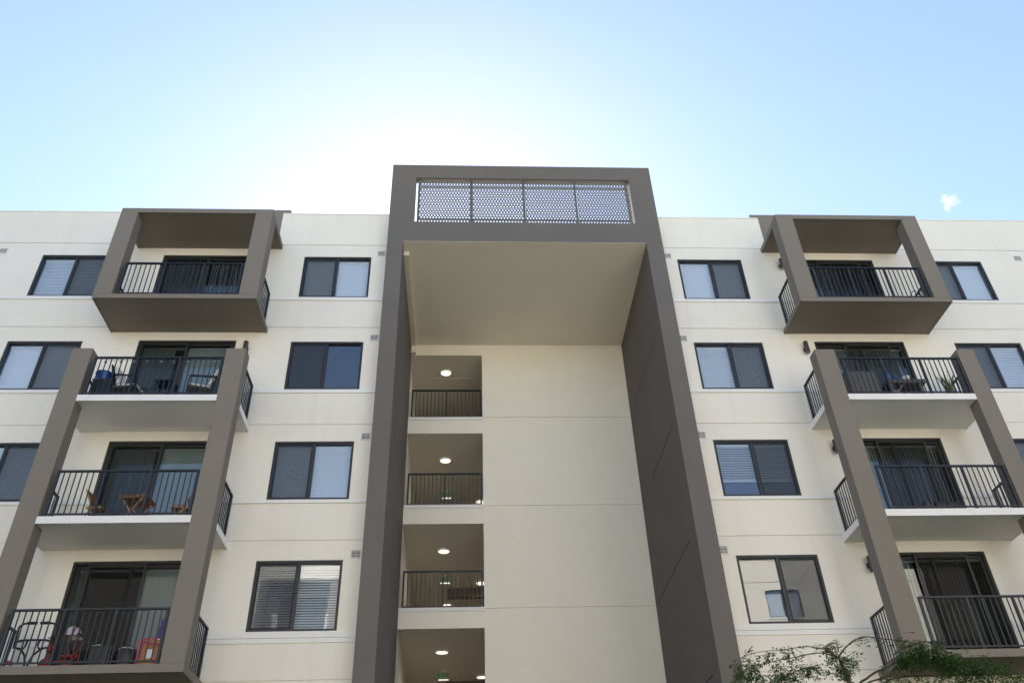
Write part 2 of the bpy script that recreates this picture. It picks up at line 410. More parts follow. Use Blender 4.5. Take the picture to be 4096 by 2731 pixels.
# sliding doors --------------------------------------------------------
def door(x0, x1, z0, z1, scr, vanes):
    e = .004; F = .06; a, b, c, d = x0+e, x1-e, z0+.004, z1-e; xm = (a+b)/2
    m = MB(); m.box(a, b, .02, .16, d-F, d); m.box(a, b, .02, .16, c, c+.04); m.box(a, a+F, .02, .16, c+.041, d-F-.001); m.box(b-F, b, .02, .16, c+.041, d-F-.001)
    o = m.build('sliding_door', 'bronze', B)
    for p, q, y in ((a+F, xm+.035, .120), (xm-.035, b-F, .088)):
        s = MB(); g = .07; y0, y1 = y-.014, y+.014
        s.box(p+.001, q-.001, y0, y1, d-F-g, d-F-.002); s.box(p+.001, q-.001, y0, y1, c+.042, c+.042+g)
        s.box(p+.001, p+g, y0, y1, c+.043+g, d-F-g-.001); s.box(q-g, q-.001, y0, y1, c+.043+g, d-F-g-.001)
        s.build('door_panel', 'bronze', o); MB().box(p+g, q-g, y-.003, y+.003, c+.042+g, d-F-g).build('pane', 'glass_door', o)
    p, q = scr; s = MB(); g = .055; y0, y1 = .038, .058
    s.box(p, q, y0, y1, d-F-g, d-F-.002); s.box(p, q, y0, y1, c+.042, c+.042+g); s.box(p, p+g, y0, y1, c+.043+g, d-F-g-.001); s.box(q-g, q, y0, y1, c+.043+g, d-F-g-.001)
    s.build('screen_panel', 'bronze', o)
    MB().add([(p+g, .048, c+.1), (q-g, .048, c+.1), (q-g, .048, d-F-g), (p+g, .048, d-F-g)], [(0,1,2,3)]).build('insect_screen', 'netting_door', o)
    room(x0, x1, z0+.45, z1, 4.0)
    # vertical blind
    h = MB().box(a+.02, b-.02, .21, .26, d-.15, d-.10).build('vertical_blind', 'blind_white', B)
    vm = MB(); n = 3; hh = (d-.16)-(c+.06)
    pts = [(-.044+.088*i/n, .006*(1-(2*i/n-1)**2)) for i in range(n+1)]
    vm.add([(p_[0], p_[1], z) for z in (0, hh) for p_ in pts], [(i, i+1, i+n+2, i+n+1) for i in range(n)])
    me = vm.mesh('vane', 'vane_grey', True)
    for (va, vb, ang) in vanes:
        x = va
        while x < vb:
            place('vane', me, (x, .235, c+.06), h, (0, 0, R(ang)+random.uniform(-.12, .12))); x += .079
for f in range(4):
    a, b = WINGS['L']['door']; xm = (a+b)/2
    sc_ = [(a+.06, xm+.03), (a+.06, xm+.03), (a+.06, xm+.03), (-8.33, -7.06)][f]
    vn = [[(a+.1, xm, 55), (xm+.1, b-.1, 78)], [(a+.1, xm-.3, 25), (xm, b-.1, 14)], [(a+.1, xm-.2, 40), (xm, b-.25, 12)], [(a+.08, a+.35, 70), (xm+.25, b-.05, 20)]][f]
    door(a, b, FL[f], DT[f], sc_, vn)
    a, b = WINGS['R']['door']; xm = (a+b)/2
    vn = [[(a+.1, xm, 30), (xm, b-.1, 70)], [(a+.1, b-.1, 22)], [(a+.1, b-.1, 35)], [(a+.1, a+.8, 24), (a+1.0, b-.1, 62)]][f]
    door(a, b, FL[f], DT[f], (10.34, 11.62), vn)

# vents ------------------------------------------------------------------
vm = MB().add([(0,0,0),(.19,0,0),(.19,.0,.012),(0,.0,.012),(0,.012,.004),(.19,.012,.004),(.19,.012,.016),(0,.012,.016)], [(0,1,2,3),(4,7,6,5),(0,4,5,1),(3,2,6,7),(0,3,7,4),(1,5,6,2)]).mesh('louvre', 'vent_white')
for key, W in WINGS.items():
    for ci, (a, b) in enumerate(W['vent']):
        for f in range(4):
            z1 = WT[f]+.235; z0 = z1-.205
            m = holed(a, b, z0, z1, -.016, -.001, [(a+.018, b-.018, z0+.018, z1-.018)])
            m.box((a+b)/2-.003, (a+b)/2+.003, -.017, -.004, z0+.019, z1-.019)
            v = m.build('vent_grille', 'vent_white', B)
            MB().box(a+.016, b-.016, -.0035, -.0012, z0+.016, z1-.016).build('vent_opening', 'grey_shadow', v)
            for k in range(5): place('louvre', vm, ((a+b)/2-.095, -.0155, z0+.024+k*.034), v)

# balconies ----------------------------------------------------------------
YB, YPR = -1.45, -1.065
def drip_slab(name, x0, x1, y0, y1, z0, z1, mat, parent):
    m = MB().box(x0, x1, y0, y1, z0+.014, z1)
    m.box(x0+.0005, x1-.0005, y0+.0005, y0+.045, z0, z0+.0145); m.box(x0+.0005, x0+.045, y0+.046, y1-.001, z0, z0+.0145); m.box(x1-.045, x1-.0005, y0+.046, y1-.001, z0, z0+.0145)
    return m.build(name, mat, parent)
bal_meshes = {}
def bal_mesh(h, wd=.020):
    k = (round(h, 3), wd)
    if k not in bal_meshes: bal_meshes[k] = MB().box(-wd/2, wd/2, -wd/2, wd/2, 0, h).mesh('baluster', 'rail_paint')
    return bal_meshes[k]
post_m = {}
def post_mesh(h, wd=.05):
    k = (round(h, 3), wd)
    if k not in post_m:
        post_m[k] = MB().box(-wd/2, wd/2, -wd/2, wd/2, 0, h).mesh('post', 'rail_paint')
    return post_m[k]
def railing(p0, p1, z, posts, H=1.085, nb=7, parent=B, endpost=True):
    """straight run from p0 to p1 (x,y), posts as fractions along it"""
    p0 = Vector((*p0, 0)); p1 = Vector((*p1, 0)); d = (p1-p0); n = d.normalized(); ang = math.atan2(d.y, d.x)
    m = MB(); zt = z+H
    m.bar(p0-n*.025+Vector((0,0,zt-.02)), p1+n*.025+Vector((0,0,zt-.02)), .058, .038)
    o = m.build('railing', 'rail_paint', parent)
    MB().bar(p0+Vector((0,0,z+.055)), p1+Vector((0,0,z+.055)), .034, .03).build('bottom_rail', 'rail_paint', o)
    P = [p0+d*t for t in posts]
    for p in P: place('post', post_mesh(H-.040), (p.x, p.y, z+.001), o, (0,0,ang))
    for a, b in zip(P[:-1], P[1:]):
        k = nb if isinstance(nb, int) else nb[0]
        for i in range(1, k+1):
            q = a+(b-a)*i/(k+1); place('baluster', bal_mesh(H-.109), (q.x, q.y, z+.070), o, (0,0,ang))
    return o
for key, W in WINGS.items():
    a, b, c, d = W['a'], W['b'], W['c'], W['d']
    # top box frame
    drip_slab('canopy', a, d, YB+.003, -.001, 18.515, 18.668, 'stucco_brown', B)
    drip_slab('balcony_slab', a, d, YB+.003, -.001, 15.478, 15.613, 'stucco_brown', B)
    for (p, q) in ((a-.003, b), (c, d+.003)):
        MB().box(p, q, YB, YPR, 15.614, 18.514).build('pier', 'stucco_brown', B, bevel=.006)
    # lower frame
    y2 = YB+.02
    drip_slab('balcony_slab', a-.02, d-.005, y2+.003, -.001, 6.337, 6.493, 'stucco_brown', B)
    for f in (1, 2): drip_slab('balcony_slab', a+.02, d-.02, y2+.004, -.001, FL[f]-.163, FL[f], 'stucco_trim', B)
    for (p, q) in ((a-.025, b-.01), (c-.012, d-.01)):
        MB().box(p, q, y2, YPR, 6.494, 13.918).build('pier', 'stucco_brown', B, bevel=.006)
    for f in range(4):
        yr = -1.40
        railing((b+.125, yr), (c-.07, yr), FL[f], [0, 1/3, 2/3, 1])
        for xs in (a+.085, d-.085): railing((xs, -.17), (xs, YPR+.04), FL[f], [0, 1], nb=6)

# stair tower -----------------------------------------------------------------
zb0, zt0 = 18.516, 21.75
holed(TX0, TX1, zb0, zt0, YT, -.165, [(-1.58, 4.975, 19.30, 21.178)]).build('tower_beam', 'stucco_grey', B)
for side in (0, 1):
    xo, xi = (TX0, TI0) if side == 0 else (TX1, TI1)
    s = 1 if side == 0 else -1
    core = MB().box(xo+s*.002, xi-s*.052, YT+.001, 4.9, 0, zb0-.002); core.build('tower_fin', 'stucco_grey', B)
    # inner skin with the long shallow joints
    h = [(.18, 4.60, z-.013, z+.013) for z in G[1:]]
    sk = holed(YT+.002, 4.605, 0, zb0-.004, 0, .05, h)
    swapped(sk, lambda x, y, z: (xi-s*y, x, z))
    sk.build('fin_skin', 'stucco_grey', B)
    MB().box(xo, xi-s*.0005, YT-.004, YT+.0005, 0, zb0-.006).build('fin_face', 'stucco_grey', B)
# upper side returns of the tower box over the roof
MB().box(TX0, TX0+.3, -.164, 1.2, zb0+.7, 19.2).build('tower_return', 'stucco_grey', B)
MB().box(TX1-.3, TX1, -.164, 1.2, zb0+.7, 19.2).build('tower_return', 'stucco_grey', B)
MB().box(TI0+.001, TI1-.001, YT+.006, 4.9, 18.508, 18.5155).box(TI0-.3, TI1+.3, -.163, 4.9, 18.516, 19.0).build('tower_soffit', 'stucco_tan', B)
MB().box(TI0+.001, -1.712, .04, 4.60, 18.36, 18.507).build('boxed_duct', 'stucco_tan', B, bevel=.004)
MB().box(TI0+.001, -1.712, 4.46, 4.604, 18.10, 18.359).build('boxed_duct', 'stucco_tan', B, bevel=.004)
# recessed central wall in storey panels, with the open landings cut out
CT = [18.085, 15.088, 12.062, 9.043]; CB = [15.566, 12.552, 9.50, 6.45]; OX = .475
zz = [18.514] + [z for z in G[1:5]] + [0]
for i in range(len(zz)-1):
    zt = zz[i] - (.009 if i else 0); zb = zz[i+1]+.009
    hs = [(TI0-.1, OX, max(CB[k], zb-.1), min(CT[k], zt+.1)) for k in range(4) if CT[k] > zb and CB[k] < zt]
    holed(TI0+.001, TI1-.001, zb, zt, YC, YC+.02, hs).build('wall_panel', 'stucco_tan', B)
holed(TI0-.2, TI1+.2, 0, 18.6, YC+.022, YC+.2, [(TI0-.3, OX, CB[k], CT[k]) for k in range(4)]).build('backing_wall', 'stucco_tan', B)
for k in range(4):
    z0, z1 = CB[k], CT[k]
    MB().box(TI0+.002, OX-.002, YC-.02, YC+.24, z0+.001, z0+.112).build('landing_sill', 'stucco_trim', B, bevel=.004)
    # landing: floor, ceiling, side and back walls
    x1 = 4.6; y0, y1 = YC+.201, 13.2
    m = MB().box(TI0-.12, TI0-.001, YC+.03, y1, z0-.12, z1+.1); m.build('landing_wall', 'stucco_white', B)
    MB().box(TI0-.12, x1, y1, y1+.15, z0-.12, z1+.1).build('landing_wall', 'stucco_tan', B)
    MB().box(x1, x1+.15, y0, y1, z0-.12, z1+.1).build('landing_wall', 'stucco_tan', B)
    MB().box(TI0-.11, x1+.1, YC+.2005, y1+.1, z1, z1+.2).build('landing_ceiling', 'stucco_tan', B)
    MB().box(TI0-.11, x1+.1, y0, y1+.1, z0-.1, z0+.10).build('landing_floor', 'concrete', B)
    if k: MB().box(-.66, x1-.01, 9.72, 9.95, z1-.30, z1-.001).build('landing_beam', 'stucco_brown', B)  # brown instead of tan puts the beam's shade into its colour
    railing((-1.765, YC+.075), (.415, YC+.075), z0+.112, [0, .5, 1], H=1.07, nb=8)
holed(-1.25, .19, 5.88, 7.0, 0, .012, []).build('ceiling_hatch', 'stucco_tan', B)
hatch = bpy.data.objects['ceiling_hatch']; hatch.data.transform(Matrix.Rotation(R(90), 4, 'X')); hatch.location = (0, 12.9, 18.083); hatch.location = (0, 0, 0)
hatch.data.clear_geometry()
hm = holed(-1.22, .20, 5.95, 6.75, 0, .012, [(-1.19, .17, 5.98, 6.72)]); swapped(hm, lambda x, y, z: (x, z, 18.084-y))
hm.box(-1.175, .155, 5.995, 6.705, 18.076, 18.084)
hatch.data.from_pydata(hm.v, [], hm.f)

# perforated screen in the beam opening
def perforated(x0, x1, z0, z1, y):
    px, pz, r = .0872, .0585, .0212
    m = MB(); rows = int((z1-z0)/pz); cols = int((x1-x0)/px)
    px = (x1-x0)/cols; pz = (z1-z0)/rows
    def yy(z):
        t = ((z-z0)/(pz*4)) % 1.0
        return y + .030*(abs(2*t-1)*2-1)
    for j in range(rows):
        zc = z0+(j+.5)*pz; off = px/2 if j % 2 else 0
        for i in range(cols+(0 if j % 2 == 0 else -1)):
            xc = x0+(i+.5)*px+off
            sq = [(xc+px/2*a, zc+pz/2*b) for a, b in ((1,0),(1,1),(0,1),(-1,1),(-1,0),(-1,-1),(0,-1),(1,-1))]
            ci = [(xc+r*math.cos(k*math.pi/4), zc+r*math.sin(k*math.pi/4)) for k in range(8)]
            o = len(m.v)
            m.v += [(p[0], yy(p[1]) if 0 < p[1]-z0 else yy(z0), p[1]) for p in sq] + [(p[0], yy(p[1]), p[1]) for p in ci]
            m.f += [(o+k, o+(k+1) % 8, o+8+(k+1) % 8, o+8+k) for k in range(8)]
        if j % 2:
            for (p, q) in ((x0, x0+px/2), (x1-px/2, x1)):
                m.add([(p, yy(zc-pz/2), zc-pz/2), (q, yy(zc-pz/2), zc-pz/2), (q, yy(zc+pz/2), zc+pz/2), (p, yy(zc+pz/2), zc+pz/2)], [(0,1,2,3)])
    return m
PX = [-1.48, .11, 1.71, 3.30, 4.89]
for i in range(4):
    tag(perforated(PX[i]-.03 if i == 0 else PX[i]+.028, PX[i+1]-.028 if i < 3 else PX[i+1]+.05, 19.304, 21.150, -.315).build('perforated_panel', 'galvanised', B), kind='stuff')
for i, x in enumerate(PX):
    MB().box(x-.027, x+.027, -.262, -.210, 19.303, 21.17).box(x-.07, x+.07, -.275, -.20, 21.160, 21.176).build('screen_post', 'galvanised', B)
for z in (19.55, 20.95): MB().box(PX[0], PX[-1], -.262+.012, -.215, z-.02, z+.02).build('screen_rail', 'galvanised', B)

# ------------------------------------------------------------------ building across the court (seen in the glass)
B2 = thing('apartment_building', 'sunlit white apartment block across the courtyard, seen mirrored in the glass', 'building', (0, -27, 0), math.pi)
cols = [-20.0, -18.5+.95, -9.0, -2.0, 4.5, 11.0]     # local x = -world x
hs = []
wx = [(-18.5, -16.6), (-11.2, -9.3), (-3.2, -1.3), (2.4, 4.3)]
dx = [(-8.4, -5.9), (7.6, 10.1)]
for f in range(4):
    hs += [(a, b, WB[f], WT[f]) for a, b in wx] + [(a, b, FL[f], DT[f]) for a, b in dx]
holed(-26, 22, 0, ZP, 0, .2, hs).build('wall', 'stucco_white', B2)
MB().box(-26, 22, -.04, .24, ZP+.001, ZP+.06).build('coping', 'stucco_white', B2)
for z in G: MB().box(-26, 22, -.004, -.001, z-.012, z+.012).build('wall_joint', 'stucco_grey', B2)
for f in range(4):
    for a, b in wx:
        m = MB().box(a, b, .03, .10, WB[f], WB[f]+.05).box(a, b, .03, .10, WT[f]-.05, WT[f]); m.box(a, a+.05, .03, .10, WB[f]+.051, WT[f]-.051).box(b-.05, b, .03, .10, WB[f]+.051, WT[f]-.051).box((a+b)/2-.03, (a+b)/2+.03, .031, .099, WB[f]+.051, WT[f]-.051)
        o = m.build('window', 'bronze', B2)
        MB().box(a+.05, b-.05, .07, .076, WB[f]+.05, WT[f]-.05).build('pane', 'glass_pane', o)
        MB().box(a+.05, b-.05, .16, .19, WB[f]+.05, WT[f]-.05).build('shade', 'blind_white', o)
        MB().box(b+.15, b+.38, -.02, -.001, WT[f]+.03, WT[f]+.235).build('vent_grille', 'vent_white', B2)
        MB().box(a-.2, b+.2, -.035, -.001, SB[f], WB[f]-.002).build('sill_band', 'stucco_trim', B2)
    for a, b in dx:
        o = MB().box(a, b, .05, .12, FL[f], FL[f]+.06).box(a, b, .05, .12, DT[f]-.06, DT[f]).box((a+b)/2-.04, (a+b)/2+.04, .05, .12, FL[f]+.061, DT[f]-.061).build('sliding_door', 'bronze', B2)
        MB().box(a, b, .14, .15, FL[f], DT[f]).build('pane', 'dark_void', o)
        xa, xb = a-.8, b+.8
        MB().box(xa, xb, -1.44, -.001, FL[f]-.16, FL[f]).build('balcony_slab', 'stucco_trim' if f in (1, 2) else 'stucco_brown', B2)
        m = MB().box(xa+.4, xb-.4, -1.40, -1.36, FL[f]+1.04, FL[f]+1.08)
        for k in range(26): x = xa+.5+k*(xb-xa-1)/25; m.box(x-.012, x+.012, -1.39, -1.37, FL[f]+.001, FL[f]+1.039)
        m.build('railing', 'rail_paint', B2)
MB().box(-48, -26.05, -.5, .2, 0, 20.5).build('tower', 'stucco_grey', B2)  # invented grey block out of view, added to darken the right door reflections
MB().box(13.5, 22.4, -.5, -.002, 0, 21.7).build('tower', 'stucco_grey', B2)  # invented tower, unseen directly, added so the left wing's lower glass mirrors dark
for a, b in dx:
    for xx in (a-.82, b+.36):
        MB().box(xx, xx+.46, -1.45, -1.06, 6.34, 13.9).build('pier', 'stucco_brown', B2); MB().box(xx, xx+.46, -1.45, -1.06, 15.62, 18.5).build('pier', 'stucco_brown', B2)
    MB().box(a-.82, b+.82, -1.451, -.001, 18.51, 18.67).build('canopy', 'stucco_brown', B2)

# ------------------------------------------------------------------ lamps, signs
def ceiling_light(x, y, z, label, group, r=.195):
    o = thing('ceiling_light', label, 'ceiling light', (x, y, z), 0, group)
    MB().lathe([(r, 0), (r+.004, -.012), (r, -.034), (r-.020, -.040), (r-.022, -.030)], 32, cap=False).build('rim', 'white_paint', o, True)
    MB().lathe([(0.001, -.037), (r*.6, -.0365), (r-.021, -.031)], 32, cap=False).build('lens', 'lens', o, True)
    ld = bpy.data.lights.new('glow', 'SPOT'); ld.energy = 12; ld.color = (1, .88, .72); ld.shadow_soft_size = .1; ld.spot_size = R(150); ld.spot_blend = .6
    lo = bpy.data.objects.new('glow', ld); COL.objects.link(lo); lo.parent = o; lo.location = (0, 0, -.06)
    return o
ceiling_light(-.735, 5.60, CT[0]-.001, 'round lit ceiling light in front of the ceiling hatch', None)
WHICH = {1: 'one landing below the ceiling hatch', 2: 'two landings below the ceiling hatch', 3: 'three landings below the ceiling hatch'}
for k, y in ((1, 6.30), (2, 6.53), (3, 6.61)):
    ceiling_light(-.717, y, CT[k]-.001, 'round lit ceiling light ahead of the exit sign, '+WHICH[k], 'front landing ceiling lights')
for k, y in ((1, 9.35), (2, 9.21), (3, 9.21)):
    ceiling_light(.48, y, CT[k]-.001, 'round lit ceiling light half behind the tan wall, '+WHICH[k], 'side landing ceiling lights')
for k in (2, 3): ceiling_light(-.70, 11.29, CT[k]-.001, 'round lit ceiling light deep behind the exit sign, '+WHICH[k], 'rear landing ceiling lights')
fc = bpy.data.curves.new('exit_text', 'FONT'); fc.body = 'EXIT'; fc.size = .17; fc.align_x = 'CENTER'; fc.align_y = 'CENTER'; fc.extrude = .002; fc.offset = .006
tmp = bpy.data.objects.new('exit_text', fc); COL.objects.link(tmp)
dg = bpy.context.evaluated_depsgraph_get(); txt = bpy.data.meshes.new_from_object(tmp.evaluated_get(dg)); bpy.data.objects.remove(tmp)
txt.materials.clear(); txt.materials.append(MATS['exit_green']); txt.name = 'lettering'
for k in (1, 2, 3):
    o = thing('exit_sign', 'green lettered exit sign hanging '+WHICH[k], 'exit sign', (-.712, 8.53, CT[k]), 0, 'exit signs on the landings')
    MB().box(-.16, .16, -.012, .012, -.262, -.040).build('panel', 'exit_panel', o, bevel=.01)
    MB().box(-.155, .155, -.022, .022, -.284, -.263).build('lamp_strip', 'exit_lamp', o)
    MB().box(-.075, .075, -.025, .025, -.039, -.001).build('mount', 'white_paint', o, bevel=.004)
    t = place('lettering', txt, (0, -.0145, -.150), o, (R(90), 0, 0))
for k, x, y in ((1, -.66, 6.55), (2, -.62, 6.25), (3, -.70, 6.42), (1, -.13, 9.1), (2, -.16, 9.0), (3, -.2, 9.0)):
    o = thing('sprinkler_head', 'small chrome sprinkler head beside the '+('front' if y < 8 else 'half hidden')+' ceiling light, '+WHICH[k], 'sprinkler', (x, y, CT[k]), 0, 'landing sprinkler heads')
    MB().lathe([(.034, -.001), (.036, -.006), (.020, -.014)], 14, cap=True).build('escutcheon', 'steel', o, True)
    MB().lathe([(.008, -.014), (.008, -.045), (.024, -.047), (.024, -.050), (.001, -.051)], 10).build('deflector', 'steel', o, True)

def wall_lamp(x, z, label, side=1):
    o = thing('wall_lamp', label, 'wall lamp', (x, -.001, z))
    MB().box(-.055, .055, -.022, 0, -.26, -.13).build('back_plate', 'lamp_bronze', o, bevel=.004)
    MB().box(-.022, .022, -.07, -.0225, -.22, -.17).build('arm', 'lamp_bronze', o)
    MB().lathe([(.060, -.365), (.063, -.362), (.063, -.012), (.060, -.008), (.001, -.006)], 24, (0, -.125, 0), cap=False).build('shade', 'lamp_bronze', o, True)
    MB().lathe([(.001, -.352), (.059, -.352)], 20, (0, -.125, 0), cap=False).build('lens', 'grey_fabric', o)
for z, lab in ((18.17, 'bronze cylinder wall lamp beside the box-framed balcony with the metal chair'), (15.13, 'bronze cylinder wall lamp beside the balcony with the snake plant'),
               (12.06, 'bronze cylinder wall lamp half behind a brown pier, above the tall half-raised blind'), (9.0, 'bronze cylinder wall lamp beside the bare window, behind a brown pier')):
    wall_lamp(9.20, z, lab)
wall_lamp(-5.815, 15.10, 'bronze cylinder wall lamp showing over the pier beside the white-cushioned chairs')

# ------------------------------------------------------------------ things on the balconies
F2, F3, F4 = FL[1]+.001, FL[2]+.001, FL[3]+.001
# --- string of bulbs along the railing above the basin
o = thing('string_lights', 'string of clear round bulbs hung under the railing beside the blue basin', 'string lights', (-7.3, -1.345, F2+1.0))
bx = [-8.64, -8.28, -7.97, -7.66, -7.34, -7.03, -6.71, -6.41, -6.07, -5.96]
pts = []
for i in range(len(bx)-1):
    for k in range(4):
        t = k/4; pts.append((bx[i]+(bx[i+1]-bx[i])*t+7.3, 0, .055-.035*math.sin(math.pi*t)))
pts.append((bx[-1]+7.3, 0, .055))
MB().tube(pts, .004, 5).build('wire', 'black_plastic', o)
sm = MB().lathe([(.010, 0), (.012, -.025), (.012, -.03)], 8).mesh('socket', 'black_plastic', True)
bm_ = MB().lathe([(.012, -.03), (.028, -.05), (.033, -.07), (.026, -.093), (.001, -.103)], 12).mesh('bulb', 'clear_bulb', True)
for x in bx: place('socket', sm, (x+7.3, 0, .052), o); place('bulb', bm_, (x+7.3, 0, .052), o)
# --- dark side table with the basin
o = thing('storage_chest', 'black wicker chest under the blue basin', 'chest', (-8.72, -.80, F2))
MB().box(-.27, .27, -.20, .20, .03, .70).build('body', 'black_plastic', o, bevel=.012); MB().box(-.285, .285, -.215, .215, .7005, .735).build('lid', 'wicker', o, bevel=.008)
for sx in (-.22, .22):
    for sy in (-.15, .15): MB().box(sx-.025, sx+.025, sy-.025, sy+.025, 0, .0295).build('foot', 'black_plastic', o)
o = thing('basin', 'round blue plastic basin holding a pale blue cloth', 'basin', (-8.80, -.86, F2+.736))
MB().lathe([(.001, .002), (.15, 0), (.16, .01), (.205, .19), (.222, .195), (.222, .205), (.200, .205), (.150, .015), (.001, .012)], 28, cap=False).build('bowl', 'basin_blue', o, True)
cl = MB()
N = 14
for i in range(N):
    for j in range(N):
        u, v = i/(N-1)*2-1, j/(N-1)*2-1; r = math.hypot(u, v)
        cl.v.append((u*.13, v*.13, .13+.14*max(0, 1-r*r*.8)+.02*math.sin(5*u+3*v)))
cl.f = [(i*N+j, (i+1)*N+j, (i+1)*N+j+1, i*N+j+1) for i in range(N-1) for j in range(N-1)]
cl.build('cloth', 'cloth_blue', o, True)
# --- two black patio chairs with white cushions
def patio_chair(loc, rz, label):
    o = thing('patio_chair', label, 'chair', loc, rz, 'cushioned patio chairs')
    W_ = .29
    for s in (-1, 1):
        MB().bar((s*W_, -.30, 0), (s*W_, -.27, .60), .035, .035).build('front_leg', 'black_metal', o)
        MB().bar((s*W_, .26, 0), (s*W_, .33, .66), .035, .035).build('rear_leg', 'black_metal', o)
        MB().bar((s*W_, -.29, .615), (s*W_, .34, .70), .05, .028).build('arm', 'black_metal', o)
    MB().box(-W_+.02, W_-.02, -.28, .27, .34, .375).build('seat', 'wicker', o)
    bk = MB(); 
    bk.bar((0, .26, .38), (0, .43, 1.0), .56, .03, up=(0,1,0)); bk.build('backrest', 'black_plastic', o)
    MB().box(-.25, .25, -.30, .22, .3755, .455).build('seat_cushion', 'cushion_white', o, bevel=.03)
    c = MB().bar((0, .185, .47), (0, .34, .97), .50, .08, up=(0,1,0)); c.build('back_cushion', 'cushion_white', o, bevel=.025)
    return o
patio_chair((-8.08, -.98, F2), R(84), 'black patio chair with white cushions next to the blue basin')
patio_chair((-6.42, -.95, F2), R(-72), 'black patio chair with white cushions by the brown pier, past the small table')
o = thing('side_table', 'small black square table between the two cushioned chairs', 'table', (-7.28, -.85, F2))
MB().box(-.24, .24, -.20, .20, .66, .70).build('tabletop', 'black_plastic', o, bevel=.006)
for sx in (-.2, .2):
    for sy in (-.16, .16): MB().box(sx-.02, sx+.02, sy-.02, sy+.02, 0, .6595).build('leg', 'black_metal', o)
MB().box(-.18, .18, -.14, .14, .25, .28).build('lower_shelf', 'black_plastic', o)
# --- wooden folding bistro set
o = thing('folding_table', 'slatted brown wooden folding table with crossed legs', 'table', (-7.33, -.66, F3), R(-8))
for k in range(6): MB().box(-.31, .31, -.285+k*.096, -.285+k*.096+.082, .715, .735).build('slat', 'acacia', o)
MB().box(-.30, .30, -.272, -.245, .664, .7145).build('apron', 'acacia', o); MB().box(-.30, .30, .245, .272, .664, .7145).build('apron', 'acacia', o)
for sy in (-.22, .20):
    MB().bar((-.26, sy, 0), (.24, sy, .68), .022, .045, up=(0,1,0)).build('leg', 'acacia_pale', o); MB().bar((.26, sy+.026, 0), (-.24, sy+.026, .68), .022, .045, up=(0,1,0)).build('leg', 'acacia_pale', o)
MB().bar((-.08, -.22, .24), (-.08, .22, .24), .02, .03).build('stretcher', 'acacia', o)
def folding_chair(loc, rz, label):
    o = thing('folding_chair', label, 'chair', loc, rz, 'wooden folding chairs')
    for s in (-1, 1):
        MB().bar((s*.19, -.22, 0), (s*.19, .14, .44), .02, .04, up=(0,1,0)).build('leg', 'acacia_pale', o)
        m = MB().tube([(s*.215, .20, 0), (s*.215, .02, .40), (s*.215, .13, .62), (s*.215, .26, .86)], [.018, .018, .018, .014], 6); m.build('upright', 'acacia_pale', o)
        MB().bar((s*.17, -.20, .415), (s*.17, .17, .415), .022, .035).build('seat_rail', 'acacia_pale', o)
    for k in range(5): MB().box(-.19, .19, -.20+k*.075, -.20+k*.075+.06, .434, .45).build('seat_slat', 'acacia', o)
    for k in range(3):
        z = .62+k*.08; y = .13+(z-.62)*.54; MB().box(-.205, .205, y-.008, y+.008, z, z+.055).build('back_slat', 'acacia', o)
    return o
folding_chair((-8.10, -.78, F3), R(82), 'slatted wooden folding chair with its back to the white wall')
folding_chair((-6.30, -.80, F3), R(-75), 'slatted wooden folding chair tucked beside the brown pier')
# --- exercise frame, trike, suitcase, child's table, bottle
o = thing('exercise_frame', 'dark tubular exercise frame with padded handles', 'exercise frame', (-8.58, -.82, F4))
for s in (-1, 1):
    MB().tube([(s*.05+.0, -.03, 1.0), (s*.20, -.03, 1.0), (s*.30, -.03, .985), (s*.365, -.02, .93), (s*.375, 0, .84), (s*.36, 0, .5), (s*.36, .05, .02)], .021, 10).build('handle_post', 'black_metal', o, True)
    MB().tube([(s*.035, -.03, 1.0), (s*.22, -.03, 1.0)], .031, 10).build('grip', 'black_plastic', o, True)
    MB().tube([(s*.03, -.05, .02), (s*.035, -.05, .22), (s*.08, -.05, .36), (s*.20, -.04, .49), (s*.36, -.02, .53)], .021, 10).build('leg', 'black_metal', o, True)
    MB().tube([(s*.12, -.02, .665), (s*.115, -.05, .56), (s*.15, -.05, .49), (s*.24, -.07, .47)], .018, 10).build('foot_peg', 'black_metal', o, True)
    MB().tube([(s*.30, -.25, .02), (s*.36, .05, .025), (s*.36, .33, .02)], .024, 8).build('base_bar', 'black_metal', o, True)
MB().tube([(-.36, 0, .645), (-.2, -.01, .67), (.2, -.01, .67), (.36, 0, .645)], .021, 10).build('cross_bar', 'black_metal', o, True)
MB().tube([(-.03, -.05, .03), (.03, -.05, .03)], .02, 8).build('cross_bar', 'black_metal', o, True)
MB().tube([(.33, -.02, .70), (.36, -.02, .71)], .05, 10).tube([(.27, -.02, .705), (.42, -.02, .705)], .012, 6).build('adjuster', 'black_plastic', o, True)
o = thing('toy_bat', 'white plastic tube with a red band leaning by the exercise frame', 'toy', (-8.80, -1.08, F4))
MB().lathe([(.055, 0), (.055, .10)], 16).build('base', 'white_plastic', o, True); MB().lathe([(.058, .1005), (.058, .19)], 16).build('band', 'red_plastic', o, True); MB().lathe([(.055, .1905), (.05, .35), (.03, .42)], 16).build('tube', 'white_plastic', o, True)
o = thing('tricycle', 'red child tricycle with white sun canopy and steering ring', 'tricycle', (-7.88, -.86, F4))
MB().tube([(-.36, -.04, .18), (-.10, -.02, .23), (.14, 0, .26), (.24, 0, .34)], .026, 8).build('frame', 'red_plastic', o, True)
